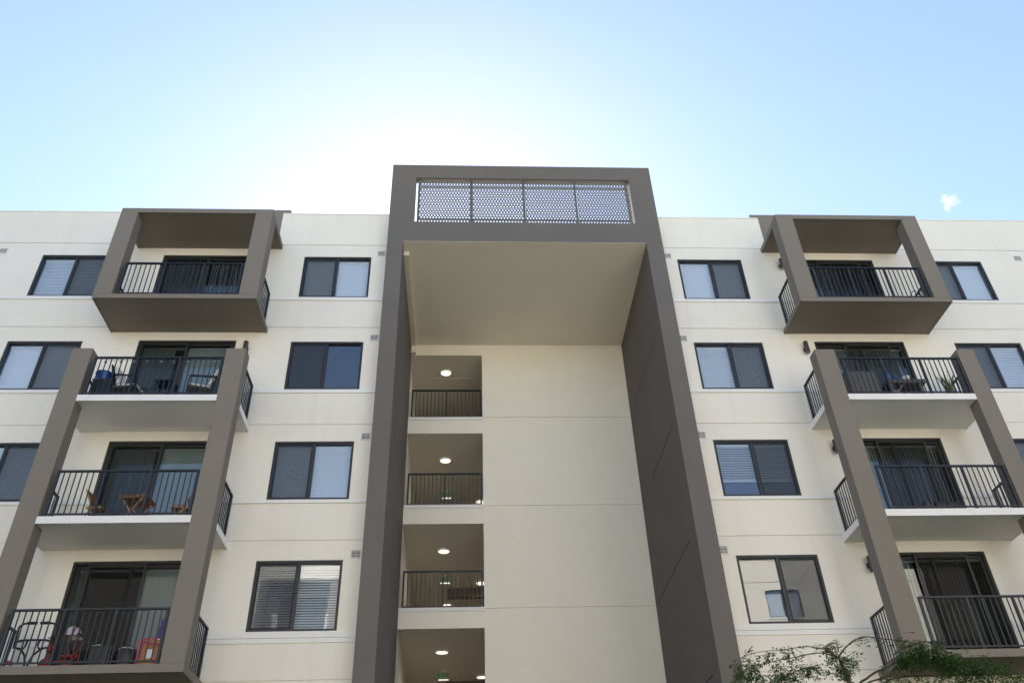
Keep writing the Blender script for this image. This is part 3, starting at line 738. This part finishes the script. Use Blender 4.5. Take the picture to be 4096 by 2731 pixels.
def wheel(x, y, z, r, axis, par):
    m = MB(); m.lathe([(r*.72, -.018), (r, -.016), (r, .016), (r*.72, .018)], 20, cap=False)
    m.v = [((p[0]+0, p[2], p[1]) if axis == 'y' else (p[2], p[0], p[1])) for p in m.v]; m.v = [(p[0]+x, p[1]+y, p[2]+z) for p in m.v]; m.build('tyre', 'black_plastic', par, True)
    m = MB(); m.lathe([(.02, -.022), (r*.73, -.014), (r*.73, .014), (.02, .022)], 16)
    m.v = [((p[0]+0, p[2], p[1]) if axis == 'y' else (p[2], p[0], p[1])) for p in m.v]; m.v = [(p[0]+x, p[1]+y, p[2]+z) for p in m.v]; m.build('rim', 'red_plastic', par, True)
wheel(-.32, -.02, .15, .15, 'y', o); wheel(.16, -.2, .10, .10, 'y', o); wheel(.16, .2, .10, .10, 'y', o)
MB().tube([(.16, -.2, .10), (.16, .2, .10)], .014, 8).build('axle', 'steel', o)
MB().tube([(-.32, -.02, .15), (-.30, -.02, .42), (-.26, -.02, .56)], .022, 8).build('fork', 'red_plastic', o, True)
MB().tube([(-.26, -.20, .55), (-.26, -.02, .57), (-.26, .16, .55)], .018, 8).build('handlebar', 'red_plastic', o, True)
MB().lathe([(.045, .0), (.055, .06), (.05, .10)], 12, (-.30, -.10, .40)).build('bottle', 'red_plastic', o, True)
MB().box(-.05, .20, -.13, .13, .285, .33).build('seat', 'red_plastic', o, bevel=.02)
for s in (-1, 1):
    MB().tube([(.12, s*.12, .30), (.06, s*.14, .55), (.05, s*.15, .70)], .013, 7).build('canopy_arm', 'red_plastic', o, True)
cn = MB(); NU, NV = 10, 8                                    # hooded canopy
for i in range(NU):
    a = math.pi*i/(NU-1)
    for j in range(NV):
        b = R(10)+R(110)*j/(NV-1)
        cn.v.append((.03+.16*math.cos(b)*1.0, .17*math.cos(a), .70+.20*math.sin(b)*math.sin(a)+.02*math.sin(a)))
cn.f = [(i*NV+j, (i+1)*NV+j, (i+1)*NV+j+1, i*NV+j+1) for i in range(NU-1) for j in range(NV-1)]
cn.build('canopy', 'grey_fabric', o, True)
for b in (R(10), R(62), R(120)):
    MB().tube([(.03+.165*math.cos(b), .175*math.cos(math.pi*i/12), .70+.205*math.sin(b)*math.sin(math.pi*i/12)+.02*math.sin(math.pi*i/12)) for i in range(13)], .012, 6).build('canopy_piping', 'red_plastic', o, True)
MB().tube([(.42+.17*math.cos(t), -.03, .68+.12*math.sin(t)) for t in [R(200)+R(320)*k/20 for k in range(21)]], .014, 7).build('safety_ring', 'black_plastic', o, True)
MB().tube([(.15, 0, .30), (.24, -.02, .45), (.30, -.03, .58)], .016, 7).build('push_rod', 'red_plastic', o, True)
o = thing('suitcase', 'black wheeled suitcase with raised telescopic handle', 'suitcase', (-7.18, -.80, F4))
MB().box(-.24, .24, -.14, .14, .05, .52).build('body', 'black_plastic', o, bevel=.05)
MB().tube([(-.075, .0, .50), (-.072, .0, .87), (-.05, 0, .885), (.05, 0, .885), (.072, 0, .87), (.075, 0, .50)], .014, 8).build('handle', 'black_metal', o, True)
for sx in (-.19, .19): MB().tube([(sx-.02, -.10, .035), (sx+.02, -.10, .035)], .035, 12).build('wheel', 'black_plastic', o, True); MB().tube([(sx-.02, .10, .035), (sx+.02, .10, .035)], .035, 12).build('wheel', 'black_plastic', o, True)
MB().tube([(-.20, -.125, .512), (-.10, -.13, .522), (.0, -.13, .522)], .007, 6).build('highlight_strip', 'white_plastic', o, True)  # highlight on the case's rounded top, built as a white strip
o = thing('storage_tub', 'black tub with modelled pale highlight beside the suitcase', 'tub', (-6.72, -.78, F4))
MB().lathe([(.19, 0), (.21, .30), (.20, .42), (.13, .50), (.001, .52)], 24, cap=False).build('body', 'black_plastic', o, True)
MB().tube([(.18*math.cos(t), .18*math.sin(t), .455) for t in [R(180)+R(150)*k/12 for k in range(13)]], .008, 6).build('highlight_arc', 'white_plastic', o, True)  # white arc stands in for light reflected off the black top
o = thing('folding_table', 'pink framed child table folded on its side with brown underside', 'table', (-6.27, -.90, F4), R(-4))
MB().box(-.205, .215, .012, .030, .02, .615).build('tabletop', 'fibreboard', o)
MB().tube([(-.215, 0, .02), (-.225, 0, .58), (-.205, 0, .625), (-.16, 0, .635), (.18, 0, .645), (.22, 0, .63), (.235, 0, .58), (.225, 0, .02), (-.215, 0, .02)], .013, 8).build('rim_tube', 'pink_paint', o, True)
MB().tube([(-.19, -.02, .59), (0, -.025, .55), (.20, -.02, .50)], .011, 8).build('leg', 'pink_paint', o, True); MB().tube([(-.13, -.02, .59), (-.17, -.025, .35), (-.21, -.02, .12)], .010, 8).build('leg', 'pink_paint', o, True)
MB().tube([(.19, -.02, .30), (.14, -.025, .15), (.12, -.02, .04)], .010, 8).build('leg', 'pink_paint', o, True); MB().tube([(-.15, -.02, .10), (.0, -.025, .07), (.14, -.02, .05)], .010, 8).build('leg', 'pink_paint', o, True)
MB().box(-.06, .085, .0075, .0118, .26, .43).build('paper_label', 'paper', o)
o = thing('rubber_glove', 'purple rubber glove pulled over a white bottle by the pink table', 'glove', (-6.205, -.60, F4))
MB().lathe([(.065, 0), (.065, .60), (.06, .80), (.045, .86)], 16).build('bottle', 'white_plastic', o, True)
MB().lathe([(.067, .60), (.066, .64)], 16, cap=False).build('bottle_mark', 'purple_rubber', o, True)
MB().lathe([(.068, .72), (.072, .84), (.06, .97), (.045, 1.02)], 14).build('cuff', 'purple_rubber', o, True)
for dx_, tz in ((-.035, .13), (0, .15), (.035, .11)): MB().tube([(dx_*.6, 0, 1.01), (dx_, 0, 1.07), (dx_*1.7, 0, 1.01+tz)], [.022, .019, .012], 8).build('finger', 'purple_rubber', o, True)
# --- right wing: sofa, table with pots, snake plant
o = thing('sofa', 'grey wicker outdoor sofa with its back to the railing', 'sofa', (9.93, -.86, F2))
MB().box(-.40, .46, -.10, .02, .10, .98).build('backrest', 'wicker', o, bevel=.015); MB().box(-.40, .46, .021, .62, .10, .42).build('seat', 'wicker', o, bevel=.01)
for s in (-.40, .40): MB().box(s, s+.06, .022, .60, .4205, .62).build('armrest', 'wicker', o)
for sx in (-.36, .40):
    for sy in (-.05, .55): MB().box(sx, sx+.05, sy-.025, sy+.025, 0, .0995).build('foot', 'black_metal', o)
o = thing('wooden_table', 'chunky weathered dark wood table carrying potted plants', 'table', (11.12, -.66, F2))
for k in range(4): MB().box(-.51, .51, -.24+k*.125, -.24+k*.125+.118, .67, .79).build('plank', 'dark_wood', o, bevel=.006)
for sx in (-.40, .36):
    for sy in (-.18, .18): MB().bar((sx*1.1, sy, 0), (sx, sy, .669), .08, .08).build('leg', 'dark_wood', o)
MB().bar((-.42, -.18, .25), (.36, -.18, .25), .05, .07).build('stretcher', 'dark_wood', o); MB().bar((-.38, -.18, .30), (-.1, -.18, .64), .05, .06).build('brace', 'dark_wood', o)
def blade(m, base, lean, h, wd, tw):
    base = Vector(base); n = 6; up = []
    for i in range(n+1):
        t = i/n; c = base+Vector((lean[0]*t*t, lean[1]*t*t, h*t)); ww = wd*(1-t**3)*(.7+.6*t*(1-t))
        a = tw+t*.6; d = Vector((math.cos(a), math.sin(a), 0))*ww/2; nrm = Vector((-math.sin(a), math.cos(a), 0))*ww*.15
        up += [c-d, c+nrm, c+d]
    o_ = len(m.v); m.v += [tuple(p) for p in up]
    for i in range(n):
        for k in range(2): m.f.append((o_+i*3+k, o_+i*3+k+1, o_+i*3+k+4, o_+i*3+k+3))
def pot_plant(loc, r, h, mat, lab, leaves, leafm, lh, lw, lean, name='potted_plant'):
    o = thing(name, lab, 'plant', loc)
    MB().lathe([(.001, 0), (r*.72, 0), (r, h), (r*1.06, h), (r*1.06, h+.012), (r*.9, h+.012), (r*.85, h-.02), (.001, h-.02)], 20, cap=False).build('pot', mat, o, True)
    for k in range(leaves):
        a = 6.283*k/leaves+random.random()*.5; m = MB(); q = r*.4*random.random()
        blade(m, (q*math.cos(a), q*math.sin(a), h-.03), (lean*math.cos(a)*random.uniform(.3, 1), lean*math.sin(a)*random.uniform(.3, 1), 0), lh*random.uniform(.6, 1), lw, random.random()*6)
        m.build('leaf', leafm, o, True)
    return o
pot_plant((10.73, -.84, F2+.791), .075, .13, 'pot_blue', 'taller blue pot with thin sprouts at the corner of the wooden table', 5, 'leaf_sprout', .16, .012, .10)
pot_plant((10.92, -.84, F2+.791), .062, .10, 'pot_blue', 'smaller blue pot with thin sprouts between blue pot and white bowl', 5, 'leaf_sprout', .20, .012, .10)
pot_plant((11.20, -.80, F2+.791), .105, .10, 'pot_white', 'wide white bowl planter with tiny red flower on the wooden table', 4, 'leaf_sprout', .05, .02, .06)
pot_plant((12.13, -.95, F2), .15, .28, 'pot_red', 'tall snake plant in a red pot beside the pier', 13, 'leaf_snake', .80, .075, .32, 'snake_plant')
o = thing('wicker_ball', 'pale round lantern on the floor under the wooden table', 'lantern', (10.62, -1.12, F2))
MB().lathe([(.06, 0), (.12, .05), (.135, .12), (.11, .20), (.05, .24), (.05, .26)], 18).build('body', 'pot_white', o, True); MB().tube([(.05*math.cos(t), 0, .26+.06*math.sin(t)) for t in [math.pi*k/8 for k in range(9)]], .006, 6).build('handle', 'steel', o, True)
# --- scrolled metal chairs on the top right balcony, two low stools below
def metal_chair(loc, rz, lab):
    o = thing('metal_chair', lab, 'chair', loc, rz)
    MB().lathe([(.20, .44), (.20, .46)], 20).build('seat', 'black_metal', o, True)
    for sx in (-.15, .15):
        for sy in (-.15, .15): MB().tube([(sx*1.2, sy*1.2, 0), (sx, sy, .44)], .011, 7).build('leg', 'black_metal', o, True)
    MB().tube([(.19*math.cos(t), .17, .45+.42*math.sin(t)) for t in [math.pi*k/14 for k in range(15)]], .011, 7).build('back_hoop', 'black_metal', o, True)
    for s in (-1, 1): MB().tube([(s*(.02+.05*(1-math.cos(t))), .17, .50+.20*t/3.14+.04*math.sin(2*t)) for t in [3.14*k/10 for k in range(11)]], .008, 6).build('scroll', 'black_metal', o, True)
    return o
metal_chair((12.28, -.75, FL[0]+.001), R(-60), 'black metal chair in the corner of the box-framed balcony, against the railing')
metal_chair((11.18, -.78, FL[0]+.001), R(20), 'black hoop-backed metal chair in front of the dark sliding door')
for x, lab in ((10.55, 'low black planter with curled handle behind the railing below the snake plant'), (11.12, 'low black watering can beside the black planter')):
    o = thing('black_planter' if x < 11 else 'watering_can', lab, 'planter' if x < 11 else 'watering can', (x, -.85, F3))
    MB().lathe([(.001, 0), (.12, 0), (.15, .34), (.16, .36), (.13, .36), (.10, .05), (.001, .04)], 18, cap=False).build('body', 'black_plastic', o, True)
    MB().tube([(.14, 0, .30), (.24, 0, .34), (.26, 0, .42), (.15, 0, .44)] if x > 11 else [(-.15, 0, .36), (0, 0, .46), (.15, 0, .36)], .014, 7).build('handle', 'black_plastic', o, True)
    if x > 11: MB().tube([(-.12, 0, .12), (-.25, 0, .40)], [.03, .016], 8).build('spout', 'black_plastic', o, True)
o = thing('storage_bin', 'dark box on the floor between the black planter and watering can', 'box', (10.84, -.80, F3))
MB().box(-.13, .13, -.15, .15, 0, .36).build('body', 'black_plastic', o, bevel=.01); MB().box(-.14, .14, -.16, .16, .3605, .395).build('lid', 'black_plastic', o, bevel=.006)

# ------------------------------------------------------------------ tree
BR = {
    'trunk': [(5.42, -6.35, 0.0), (5.40, -6.38, 1.6), (5.30, -6.42, 3.0), (5.22, -6.48, 4.0), (5.16, -6.5, 4.59), (5.14, -6.5, 4.74), (5.12, -6.5, 4.85), (5.1, -6.5, 4.93)],
    'arch_r': [(5.1, -6.5, 4.93), (5.2, -6.59, 5.04), (5.35, -6.68, 5.12), (5.44, -6.77, 5.12), (5.64, -6.86, 5.06), (5.89, -6.95, 4.99), (6.03, -7.04, 4.93), (6.23, -7.13, 4.82), (6.48, -7.22, 4.68), (6.72, -7.31, 4.53), (6.99, -7.4, 4.33)],
    'arch_l1': [(5.1, -6.5, 4.93), (5.04, -6.44, 4.98), (4.9, -6.38, 5.03), (4.74, -6.31, 5.03), (4.57, -6.25, 5.01), (4.41, -6.19, 5.0), (4.22, -6.12, 4.98), (3.99, -6.06, 4.94), (3.84, -6.0, 4.89)],
    'arch_l2': [(5.04, -6.5, 4.96), (4.94, -6.55, 5.02), (4.8, -6.6, 5.03), (4.65, -6.65, 5.04), (4.46, -6.7, 5.01), (4.23, -6.75, 4.97), (3.96, -6.8, 4.94), (3.71, -6.85, 4.87), (3.56, -6.9, 4.68)],
    'twig_a': [(5.04, -6.5, 4.96), (5.03, -6.4, 5.06), (5.01, -6.3, 5.17)],
    'twig_b': [(4.99, -6.4, 5.08), (5.1, -6.35, 5.15), (5.22, -6.3, 5.19)],
    'twig_c': [(5.11, -6.5, 4.87), (5.14, -6.65, 4.89), (5.19, -6.8, 4.9)],
    'twig_d': [(5.12, -6.5, 4.84), (5.14, -6.65, 4.84), (5.17, -6.8, 4.8)],
    'limb_r': [(5.28, -6.43, 3.3), (5.31, -6.33, 4.2), (5.38, -6.3, 4.6), (5.46, -6.39, 4.67), (5.57, -6.48, 4.73), (5.68, -6.57, 4.76), (5.81, -6.66, 4.81), (5.96, -6.74, 4.86), (6.11, -6.83, 4.85), (6.3, -6.92, 4.76), (6.47, -7.01, 4.62), (6.63, -7.1, 4.48)],
    'limb_r2': [(5.81, -6.64, 4.81), (5.89, -6.5, 4.85), (5.97, -6.44, 4.92), (6.13, -6.38, 4.97), (6.31, -6.32, 5.05), (6.55, -6.26, 5.01), (6.83, -6.2, 4.96)],
    'low_r': [(5.30, -6.42, 3.0), (5.42, -6.25, 4.2), (5.5, -6.2, 4.61), (5.67, -6.32, 4.68), (5.81, -6.43, 4.65), (5.98, -6.55, 4.65), (6.2, -6.67, 4.63), (6.42, -6.78, 4.51), (6.54, -6.9, 4.41)],
    'low_l': [(5.26, -6.45, 3.5), (4.75, -6.35, 4.2), (4.31, -6.3, 4.64), (4.47, -6.27, 4.78), (4.64, -6.25, 4.85), (4.84, -6.22, 4.88), (4.95, -6.2, 4.86)],
    'low_l2': [(5.26, -6.45, 3.5), (4.55, -6.35, 4.1), (4.08, -6.3, 4.58), (4.03, -6.4, 4.69), (3.9, -6.5, 4.75), (3.76, -6.6, 4.76), (3.62, -6.7, 4.65)],
    'low_l3': [(4.05, -6.4, 4.56), (4.19, -6.33, 4.7), (4.34, -6.27, 4.79), (4.3, -6.2, 4.87)]}
T = thing('tree', 'slender feathery leaved tree with arching twigs in front of the lower brown balcony', 'tree', (5.42, -6.35, 0))
def loc(p): return (p[0]-5.42, p[1]+6.35, p[2])
def smooth_path(ps, n=4):
    ps = [Vector(p) for p in ps]; outp = []
    for i in range(len(ps)-1):
        p0, p1, p2, p3 = ps[max(i-1,0)], ps[i], ps[i+1], ps[min(i+2,len(ps)-1)]
        for k in range(n):
            t = k/n; outp.append(.5*((2*p1)+(p2-p0)*t+(2*p0-5*p1+4*p2-p3)*t*t+(3*p1-p0-3*p2+p3)*t**3))
    outp.append(ps[-1]); return outp
R0 = {'trunk': (.065, .013), 'limb_r': (.020, .003), 'low_r': (.016, .003), 'low_l': (.015, .003), 'low_l2': (.015, .003), 'arch_r': (.011, .003), 'arch_l1': (.010, .003), 'arch_l2': (.009, .003)}
paths = {}
for k, ps in BR.items():
    sp = smooth_path([loc(p) for p in ps]); paths[k] = sp; r0, r1 = R0.get(k, (.006, .0025))
    MB().tube(sp, [r0+(r1-r0)*i/(len(sp)-1) for i in range(len(sp))], 8).build('trunk' if k == 'trunk' else 'branch', 'bark', T, True)
lf = MB()
def leaflet(p, d, n, L_, W_):
    s = d.cross(n).normalized(); fold = n*W_*.22
    a, b, c, e = p, p+d*L_*.45+s*W_/2+fold, p+d*L_, p+d*L_*.45-s*W_/2+fold
    o_ = len(lf.v); lf.v += [tuple(a), tuple(b), tuple(c), tuple(e)]; lf.f += [(o_, o_+1, o_+2), (o_, o_+2, o_+3)]
rnd = random.Random(11)
def pinna(p, d, L_, n=5, sz=.045):
    d = d.normalized(); pos = Vector(p); side = d.cross(Vector((0,0,1)))
    if side.length < .1: side = Vector((1,0,0))
    side.normalize()
    for i in range(n):
        d = (d+Vector((rnd.uniform(-.08,.08), rnd.uniform(-.08,.08), -.10))).normalized(); pos = pos+d*L_/n
        for s in (-1, 1):
            dd = (d*.55+side*s*.9+Vector((rnd.uniform(-.2,.2), rnd.uniform(-.2,.2), rnd.uniform(-.35,.15)))).normalized()
            nn = Vector((rnd.uniform(-.45,.45), rnd.uniform(-.45,.45), 1)).normalized()
            leaflet(pos, dd, nn, sz*rnd.uniform(.7,1.15), sz*.46)
    leaflet(pos, d, Vector((0,0,1)), sz, sz*.5)
def spray(c, rad, n, droop=-.3):
    for _ in range(n):
        off = Vector((rnd.gauss(0,1), rnd.gauss(0,1), rnd.gauss(0,.8)))*rad*.5
        d = Vector((rnd.uniform(-1,1), rnd.uniform(-1,1), rnd.uniform(-.7,.3)+droop*.5)); pinna(Vector(c)+off, d, rnd.uniform(.10,.17), rnd.randint(3,4), rnd.uniform(.036,.056))
def along(k, t0, t1, n, rad, per=1):
    ps = paths[k]
    for _ in range(n):
        t = rnd.uniform(t0, t1)*(len(ps)-1); i = min(int(t), len(ps)-2); spray(ps[i].lerp(ps[i+1], t-i), rad, per)
along('arch_r', .10, .48, 18, .02); along('arch_r', .48, .8, 120, .10); along('arch_r', .8, 1, 136, .15)
along('arch_l1', .28, .65, 18, .02); along('arch_l1', .65, 1, 45, .09)
along('arch_l2', .25, .55, 6, .02); along('arch_l2', .55, 1, 56, .09)
along('trunk', .86, 1, 34, .09); along('trunk', .70, .86, 45, .14)
for k in ('twig_a', 'twig_b'): along(k, .2, 1, 24, .05)
for k in ('twig_c', 'twig_d'): along(k, .6, 1, 11, .035)
along('limb_r', .45, .6, 21, .05); along('limb_r', .6, .85, 176, .13); along('limb_r', .85, 1, 136, .16); along('limb_r2', .3, 1, 110, .10)
along('low_r', .35, 1, 84, .07); along('low_l', .3, 1, 114, .10); along('low_l2', .32, 1, 78, .11); along('low_l3', .1, 1, 60, .09)
tag(lf.build('crown', 'leaflet', T), kind='stuff')
